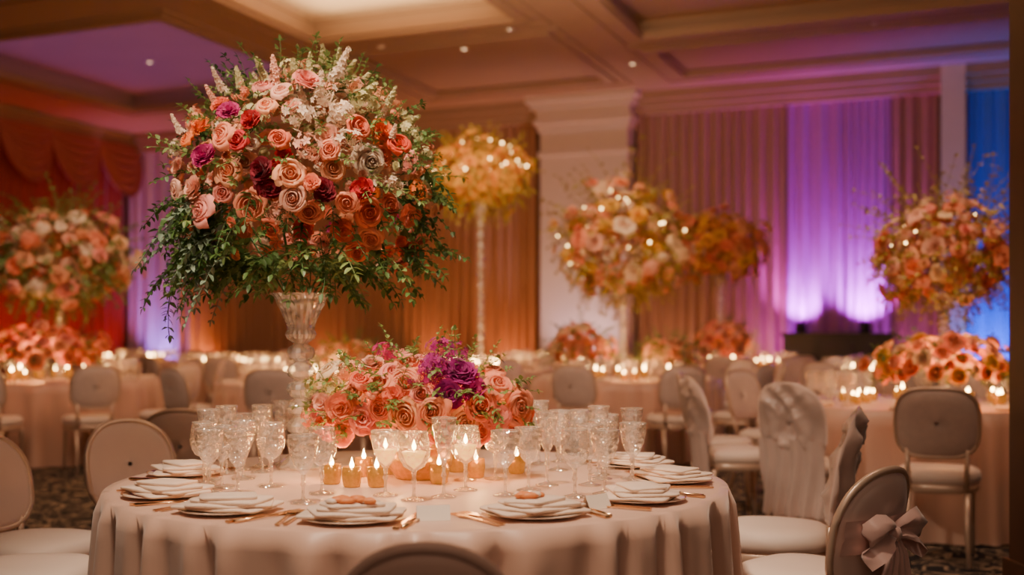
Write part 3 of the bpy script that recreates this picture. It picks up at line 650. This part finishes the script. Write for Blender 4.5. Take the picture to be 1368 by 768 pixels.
vp=vase_proto(1.0,'x',(0,0,0))
first=[True]
def vase(label,x,y,top):
    s=(top-.751)/1.0
    if first[0]: vp.location=(x,y,.751); vp.scale=(1.1,1.1,s); vp['label']=label; first[0]=False
    else: dup(vp,(x,y,.751),0,label,scale=(1.1,1.1,s))
at=P
p=at(80,345,10.8)
bouquet('large white and pink bouquet before the red curtains',p.x,p.y,p.z,.54,.48,.40,['blush','white','pink','peach','white','salmon','cream'],['rose','peony','carnation','hydrangea','blossom_cluster'],190,.078,'leaf',170,.21,leafc='leaf2',up=.12,rag=.34)
vase('tall clear vase under the pink and white bouquet at left',p.x,p.y,p.z-.30)
p=at(832,328,11.)
bouquet('large cream and peach bouquet with fairy lights on the middle table',p.x,p.y,p.z,.52,.48,.45,['cream','peach','yellow','blush','salmon','white'],['rose','peony','carnation','lily','hydrangea','blossom_cluster'],190,.078,'leaf',180,.22,fairy=24,up=.24,leafc='leafy',rag=.34)
vase('tall clear vase under the cream and peach bouquet, middle table',p.x,p.y,p.z-.36)
p=at(1262,342,7.2)
bouquet('large coral and peach bouquet with airy golden sprigs on the right-hand table',p.x,p.y,p.z,.37,.35,.29,['peach','salmon','blush','cream','pink','cream','blush'],['rose','peony','carnation','hydrangea','blossom_cluster'],220,.05,'leaf',180,.15,fairy=12,up=.24,leafc='leafy',fs=.5,rag=.32)
vase('tall clear vase under the coral bouquet, right-hand table',p.x,p.y,p.z-.24)
p=at(963,332,15.)
bouquet('golden peach round bouquet on the far table left of the violet glow',p.x,p.y,p.z,.53,.5,.44,['gold','peach','yellow','salmon'],['rose','carnation','peony'],140,.085,'leaf',80,.18,leafc='leafy')
vase('tall clear vase under the golden peach bouquet, far table',p.x,p.y,p.z-.36)
p=at(642,236,13.4)
bouquet('yellow ball bouquet hung with fairy lights',p.x,p.y,p.z,.51,.46,.39,['yellow','gold','yellow','gold'],['carnation','rose','lily'],130,.085,'leaf',120,.22,fairy=34,leafc='leafy',up=.08)
vase('very tall clear vase under the yellow bouquet with fairy lights',p.x,p.y,p.z-.30)
LOWS=[]
def low(label,px,Y,rx,rz,pal,n=60,r0=.06,z=None):
    x=(px-HX)/F*Y; LOWS.append((x,Y,rx+.1,rx*.8+.1)); return bouquet(label,x,Y,z or (.86+rz*.8),rx,rx*.8,rz,pal,['rose','carnation','peony'],n,r0,'leaf',64,.13,low=True,rag=.15)
low('low row of coral and pink blooms on the table before the red curtains',62,10.2,.46,.20,['peach','pink','salmon','blush','coral'],90,.06)
low('low peach bloom mound at left on the middle table',776,10.75,.28,.22,['peach','salmon','blush','cream'],70,.06)
low('low cream bloom mound at right on the middle table',892,10.8,.22,.15,['cream','peach','blush'],60,.05)
low('low peach and cream bloom mound on the right-hand table',1262,6.68,.38,.17,['peach','blush','cream','salmon','yellow'],110,.05)
low('low pink bloom mound on the far table under the golden bouquet',968,14.5,.34,.26,['peach','blush','pink'],50,.08)
low('low peach bloom mound on the table right behind the foreground one',470,10.2,.26,.14,['peach','blush','cream'],50,.05)
# ------------------------------------------------------------------ tableware
ORD='first second third fourth fifth sixth seventh eighth ninth tenth eleventh twelfth thirteenth fourteenth fifteenth sixteenth seventeenth eighteenth nineteenth twentieth twenty-first twenty-second twenty-third twenty-fourth twenty-fifth twenty-sixth twenty-seventh twenty-eighth twenty-ninth thirtieth thirty-first thirty-second thirty-third thirty-fourth thirty-fifth thirty-sixth thirty-seventh thirty-eighth thirty-ninth fortieth forty-first forty-second'.split()
def fc(t,z): return 1+.032*cos(12*t+z*210)*cos(12*t-z*210)
def goblet_parts(t,h,rb,style,amber=False):
    obj('foot',MB().lathe([(0,0),(.034,0),(.035,.002),(.02,.006),(.006,.010)],28),t,mat=M['crystal'])
    sh=h*.42
    obj('stem',MB().lathe([(.006,.010),(.0042,.02),(.0042,sh*.55),(.008,sh*.65),(.005,sh*.78),(.007,sh)],12),t,mat=M['crystal'])
    if style==0: pr=[(.006,sh),(rb*.55,sh+.02),(rb*.80,sh+.045),(rb*.95,sh+(h-sh)*.7),(rb,h),(rb*.97,h),(rb*.9,sh+(h-sh)*.7)]
    elif style==1: pr=[(.006,sh),(rb*.7,sh+.014),(rb*1.02,sh+.038),(rb*1.08,sh+(h-sh)*.5),(rb*.98,sh+(h-sh)*.8),(rb*.9,h),(rb*.88,h)]
    else: pr=[(.005,sh*1.0),(rb*.4,sh+.02),(rb*.65,sh+.06),(rb*.85,sh+(h-sh)*.8),(rb*.95,h),(rb*.92,h)]
    fine=[]
    for a,b in zip(pr[:-1],pr[1:]):
        for k in range(4): fine.append((a[0]+(b[0]-a[0])*k/4,a[1]+(b[1]-a[1])*k/4))
    fine.append(pr[-1]); bw=obj('bowl',MB().lathe(fine,72,fc),t,mat=M['crystal'])
    obj('rim',MB().tube([(pr[-2][0]*cos(i*pi/16),pr[-2][0]*sin(i*pi/16),h) for i in range(32)],.0011,5,closed=True),bw,mat=M['vase'])
    if amber:
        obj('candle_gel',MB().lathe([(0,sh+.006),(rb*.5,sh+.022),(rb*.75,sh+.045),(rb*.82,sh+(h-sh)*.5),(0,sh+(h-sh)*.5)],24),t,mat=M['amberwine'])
        zz=sh+(h-sh)*.5; obj('flame',MB().lathe([(.0005,zz+.002),(.005,zz+.008),(.006,zz+.014),(.003,zz+.024),(.0003,zz+.032)],8),t,mat=M['flame'])
GP=[]
for h,rb,s,am in ((.178,.040,0,0),(.184,.038,1,0),(.215,.036,2,0),(.178,.040,0,1),(.182,.040,1,1)):
    t=thing('goblet','x','glass'); goblet_parts(t,h,rb,s,am); GP.append(t)
used=[False]*5
gl=[(226,650,1),(247,660,0),(270,642,2),(290,652,0),(311,660,0),(345,630,2),(336,612,0),(378,618,2),(405,672,0),(392,606,1),(515,662,3),(554,668,4),(592,664,2),(622,655,4),(604,640,0),(675,662,0),(706,655,0),(731,648,2),(768,664,1),(788,648,0),(808,660,0),(800,634,2),(825,640,0),(845,624,0),(867,645,0),(745,628,1),(655,640,1),(430,660,1),(362,650,1),(325,640,0),(720,620,2),(770,615,0),(262,622,0),(300,625,1),(695,625,0),(845,640,2),(240,630,2),(815,615,1)]
tw=[onplane(px,py,.751) for px,py,s in gl]
for it in range(220):
    for i,p in enumerate(tw):
        d=Vector((p.x-mx_,p.y-my_))
        if d.length>.64: d=d.normalized()*(.64-d.length); p.x+=d.x; p.y+=d.y
        for ox,oy,rr in ((lc.x,lc.y,.155),(VX,VY,.14)):
            d=Vector((p.x-ox,p.y-oy))
            if d.length<rr: d=d.normalized()*(rr-d.length); p.x+=d.x; p.y+=d.y
        for j in range(i):
            q=tw[j]; d=Vector((p.x-q.x,p.y-q.y))
            if 0<d.length<.094: d=d.normalized()*(.095-d.length)*.5; p.x+=d.x; p.y+=d.y; q.x-=d.x; q.y-=d.y
order=sorted(range(len(gl)),key=lambda i:tw[i].x/tw[i].y)
for k,i in enumerate(order):
    p=tw[i]; s=gl[i][2]
    lb='%s cut crystal goblet from the left on the foreground table%s'%(ORD[k],', glowing amber inside' if s>2 else '')
    if not used[s]: t=GP[s]; t.location=p; t['label']=lb; used[s]=True
    else: t=dup(GP[s],p,random.random()*3,lb)
    t['group']='crystal goblets on the foreground table'
VP=[]
def votive(x,y,label,group,sc=1.):
    if not VP:
        vt=thing('votive_candle',label,'candle',(x,y,.751),0,group); vt.scale=(sc,)*3
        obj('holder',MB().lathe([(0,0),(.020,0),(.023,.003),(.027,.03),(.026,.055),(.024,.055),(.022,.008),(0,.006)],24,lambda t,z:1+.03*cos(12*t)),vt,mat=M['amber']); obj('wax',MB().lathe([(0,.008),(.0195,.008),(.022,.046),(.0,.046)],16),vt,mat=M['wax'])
        obj('flame',MB().lathe([(.0005,.048),(.005,.054),(.0065,.060),(.003,.072),(.0003,.082)],8),vt,mat=M['flame']); VP.append(vt)
    else: dup(VP[0],(x,y,.751),0,label,group,scale=(sc,)*3)
vk=sorted([(443,646),(486,636),(528,634),(640,640),(545,626),(470,650),(610,630),(690,632),(500,650),(585,645)]); vw=[onplane(px,py,.751) for px,py in vk]
for it in range(80):
    for i,p in enumerate(vw):
        d=Vector((p.x-lc.x,p.y-lc.y))
        if d.length<.145: d=d.normalized()*(.145-d.length); p.x+=d.x; p.y+=d.y
        for q in tw+vw[:i]:
            d=Vector((p.x-q.x,p.y-q.y))
            if 0<d.length<.070: d=d.normalized()*(.072-d.length); p.x+=d.x; p.y+=d.y
vw.sort(key=lambda p:p.x/p.y)
for k,p in enumerate(vw): votive(p.x,p.y,'%s lit amber votive from the left under the coral rose centerpiece'%ORD[k],'votive candles on the foreground table',1.05)
for px,py,e in ((460,640,2.8),(535,640,3.0),(640,640,2.4)):
    p=onplane(px,py,.751); light('POINT','candle_glow',(p.x,p.y-.02,.87),e,(1,.48,.15),.03)
sp=[(-152,'at far left'),(172,'at the left rim'),(-125,'left of centre'),(-98,'front centre with orange morsels'),(-64,'front right of centre with orange morsels'),(-35,'at the right'),(-4,'on the right rim'),(26,'furthest back on the right')]
pp=thing('dinner_plate','x','plate'); ds=obj('dish',MB().lathe([(0,.002),(.075,.002),(.085,.005),(.12,.010),(.121,.012),(.085,.008),(.075,.005),(0,.005)],48),pp,mat=M['china'])
obj('rim_band',MB().lathe([(.112,.0108),(.119,.0120)],48),ds,mat=M['gold'])
def sq(w,h):
    o=[]
    for i in range(32):
        a=2*pi*i/32; c,s=cos(a),sin(a); o.append((w/2*math.copysign(abs(c)**.22,c),h/2*math.copysign(abs(s)**.22,s)))
    return o
nk=thing('folded_napkin','x','napkin')
for i,(w,h,z,rz,ox) in enumerate(((.235,.18,.006,.05,0),(.21,.165,.0135,.5,.006),(.175,.135,.021,.12,.012),(.14,.105,.0285,.6,.0))):
    m=MB().stack(sq(w,h),[(.98,z),(1,z+.001),(1,z+.005),(.99,z+.0065),(.5,z+.0075)],lambda x,y,z:.004*noise.noise(Vector((x*14,y*14,z*30)))); o=obj('fold',m,nk,mat=M['napkin']); o.rotation_euler.z=rz; o.location=(ox,0,0)
fk=thing('fork','x','fork'); m=MB().prism([(-.005,-.11),(.005,-.11),(.003,.02),(.013,.045),(.013,.06),(-.013,.06),(-.013,.045),(-.003,.02)],.002,.0055); obj('handle',m,fk,mat=M['silver'],smooth=False)
m=MB()
for i in range(4): x=-.011+i*.0073; m.prism([(x-.0017,.06),(x+.0017,.06),(x+.001,.105),(x-.001,.105)],.002,.0045)
obj('tines',m,fk,mat=M['silver'],smooth=False)
kf=thing('knife','x','knife'); obj('handle',MB().prism([(-.007,-.12),(.007,-.12),(.0055,-.01),(-.0055,-.01)],.001,.007),kf,mat=M['silver'],smooth=False); obj('blade',MB().prism([(-.0055,-.01),(.0055,-.01),(.011,.03),(.010,.08),(-.004,.12),(-.0055,.08)],.002,.0045),kf,mat=M['silver'],smooth=False)
so=thing('spoon','x','spoon'); obj('handle',MB().tube([(0,-.11,.004),(0,-.02,.005),(0,.045,.004)],[.005,.0025,.0035],6),so,mat=M['silver']); m=MB().add([(0,.072,.001)]+[(.020*cos(i*pi/8),.072+.03*sin(i*pi/8),.007) for i in range(16)],[(0,1+i,1+(i+1)%16) for i in range(16)]); obj('bowl',m,so,mat=M['silver'])
pc=thing('place_card','x','card'); obj('front_fold',MB().add([(-.04,-.018,0),(.04,-.018,0),(.04,0,.035),(-.04,0,.035)],[(0,1,2,3)]),pc,mat=M['card']); obj('back_fold',MB().add([(-.04,.018,0),(.04,.018,0),(.04,0,.035),(-.04,0,.035)],[(0,1,2,3)]),pc,mat=M['card'])
for k,(a,w) in enumerate(sp):
    an=radians(a); r=.755; x=mx_+r*cos(an); y=my_+r*sin(an); rz=an+pi/2
    def setp(o,dx,dy,z,label,group,first_,rr=0):
        q=Vector((x+cos(rz)*dx-sin(rz)*dy,y+sin(rz)*dx+cos(rz)*dy,z))
        if first_: o.location=q; o.rotation_euler=(0,0,rz+rr); o['label']=label; o['group']=group
        else: dup(o,q,rz+rr,label,group)
    setp(pp,0,0,.7505,'ivory plate of the place setting '+w,'dinner plates on the foreground table',k==0)
    setp(nk,0,0,.7575,'folded ivory napkin on the plate '+w,'folded napkins on the foreground table',k==0,RU(-.3,.3))
    if k in (3,4):
        t=thing('appetizer','small orange appetizer on the napkin, %s one of two'%('left' if k==3 else 'right'),'food',(x,y,.794))
        for i in range(8): o=obj('morsel',MB().lathe([(.001,0),(.014,.001),(.018,.006),(.010,.011),(.001,.013)],9,lambda t_,z: 1+.25*cos(3*t_+i)),t,mat=M['food'] if i%4 else M['napkin']); o.location=(RU(-.045,.045),RU(-.03,.03),0); o.scale=(RU(.7,1.3),)*3
    setp(fk,-.138,.01,.7505,'gilt fork left of the plate '+w,'forks on the foreground table',k==0,.05)
    dup(fk,Vector((x+cos(rz)*-.163,y+sin(rz)*-.163,.7505)),rz+.14,'outer gilt fork left of the plate '+w)
    setp(kf,.135,0,.7505,'gilt knife right of the plate '+w,'knives on the foreground table',k==0)
    setp(so,.160,0,.7505,'gilt spoon outside the knife by the plate '+w,'spoons on the foreground table',k==0,-.1)
    if k in (3,4): setp(pc,.19,.03,.7505,'small ivory tent card beside the plate '+w,'place cards on the foreground table',k==3,.3)
fg=MB()
fg.lathe([(0,0),(.036,0),(.006,.008),(.005,.07),(.03,.09),(.042,.13),(.038,.19)],14); FG=fg.mesh('wine_glass',M['crystal'])
fn=MB().stack(sq(.2,.15),[(.96,0),(1,.004),(1,.02),(.9,.028),(.5,.032)]); FN=fn.mesh('folded_napkin',M['napkin'])
def inlow(x,y,e_=0): return any(((x-a)/(c+e_))**2+((y-b)/(e+e_))**2<1 for a,b,c,e in LOWS)
for key in TB:
    if key=='main': continue
    x0,y0,d=TB[key]; big=key in('right','mid','left','far11'); near=key=='right'
    n=18 if big else 14
    for i in range(n):
        a=2*pi*i/n+.2
        for rr in ((.59,.68) if big else (.58,.67) if i%2 else (.6,)):
            x=x0+rr*cos(a+rr); y=y0+rr*sin(a+rr)
            if inlow(x,y,.04): continue
            o=obj('wine_glass',FG); o.location=(x,y,.751); tag(o,'small crystal wine glass on the '+d,'glass','wine glasses on the '+d)
    for i in range(8):
        a=2*pi*i/8+.35; o=obj('folded_napkin',FN); o.location=(x0+.80*cos(a),y0+.80*sin(a),.751); o.rotation_euler.z=a+pi/2; tag(o,'folded ivory napkin on the '+d,'napkin','napkins on the '+d)
    for nv,r0_ in ((16 if near else 13 if big else 11,.46),(7,.30) if not near else (8,.34)):
        for i in range(nv):
            a=2*pi*i/nv+RU(-.12,.12); rr=r0_+RU(-.03,.03); x=x0+rr*cos(a); y=y0+rr*sin(a)
            if inlow(x,y) or (key=='far5' and (x-3.1)**2+(y-14.9)**2<.04): continue
            votive(x,y,'lit votive candle in amber glass on the '+d,'votive candles on the '+d,(1.2 if near else 1.6)*RU(.75,1.15))
    light('POINT','candle_glow',(x0,y0-.5,1.0),12 if big else 9,(1,.46,.14),.08)
# ------------------------------------------------------------------ lighting
WARM=(1,.64,.42)
light('SPOT','main_table_light',(-.5,2.0,4.8),1050,(1,.77,.56),.2,(-.27,3.4,.8),42,1.)
light('AREA','main_table_soft_light',(-.3,.8,3.6),15,(1,.66,.46),1.5,(-.2,3.4,.9))
light('AREA','camera_side_fill_light',(.2,-1.6,2.6),20,(1,.68,.50),2.5,(.2,6,.9))
light('SPOT','bouquet_pinspot',(-2.6,.8,4.0),680,(1,.78,.58),.12,(-.65,3.6,1.65),24,.8)  # added spot without a fixture, brightens the large bouquet
light('AREA','left_room_fill_light',(-3.6,6.6,4.4),55,WARM,1.5,(-4.2,10.5,.6))  # added fill for the tables at left, no fixture modelled
light('AREA','middle_room_fill_light',(.6,6.4,4.4),72,WARM,1.5,(1.,11,.6))  # added fill, lifts the chair backs that face the camera
light('AREA','right_room_fill_light',(2.2,4.4,4.4),58,WARM,1.5,(2.4,7.1,.3))  # added fill over the right-hand table, no real lamp there
light('AREA','back_room_fill_light',(0,12.,4.8),42,WARM,3,(0,15,.5))  # added fill for the rear tables
light('AREA','ceiling_fill_light',(0,12.,3.6),24,(1,.66,.40),3,(0,14,5.2))  # added up-facing lamp in mid-air, brightens the ceiling
light('SPOT','middle_bouquet_added_spot',(0.,7.,4.7),700,(1,.7,.42),.2,(1.1,10.9,1.9),22,.8)  # added spot to brighten the middle bouquet
light('SPOT','right_bouquet_pinspot',(1.6,4.4,4.7),330,(1,.70,.46),.2,(2.75,7.1,1.6),26,.8)  # added spot to brighten the right-hand bouquet
light('SPOT','left_bouquet_pinspot',(-3.2,7.,4.7),420,(1,.74,.52),.2,(-4.35,10.7,1.8),24,.8)  # added spot to brighten the left bouquet
light('SPOT','yellow_bouquet_pinspot',(-.6,9.5,4.7),460,(1,.66,.30),.2,(-.37,13.3,2.9),28,.8)  # added spot to brighten the yellow bouquet
def cove(u0,u1,v0,v1,e,col):
    p=W((u0+u1)/2,(v0+v1)/2,ZC+.03); l=light('AREA','cove_light',p,e,col,u1-u0-.6,None,sy=v1-v0-.6); l.rotation_euler=(pi,0,atan2(U.y,U.x))
cove(7.3,10.2,4.9,9.5,105,(1,.66,.34)); cove(2,6.2,2.2,6.6,15,(.48,.18,1)); cove(17,20,2,8,40,(.12,.2,1))
w=bpy.data.worlds.new('world'); bpy.context.scene.world=w; w.use_nodes=True; w.node_tree.nodes['Background'].inputs[0].default_value=(.35,.22,.16,1); w.node_tree.nodes['Background'].inputs[1].default_value=.3
# ------------------------------------------------------------------ camera
cd=bpy.data.cameras.new('camera'); co=bpy.data.objects.new('camera',cd); C.objects.link(co); co.location=(0,0,CH); co.rotation_euler=(pi/2,0,0)
cd.sensor_width=36; cd.lens=F/1368*36; cd.shift_y=61/1368; cd.clip_end=100; cd.clip_start=.05
cd.dof.use_dof=True; cd.dof.focus_distance=3.2; cd.dof.aperture_fstop=1.7
bpy.context.scene.camera=co
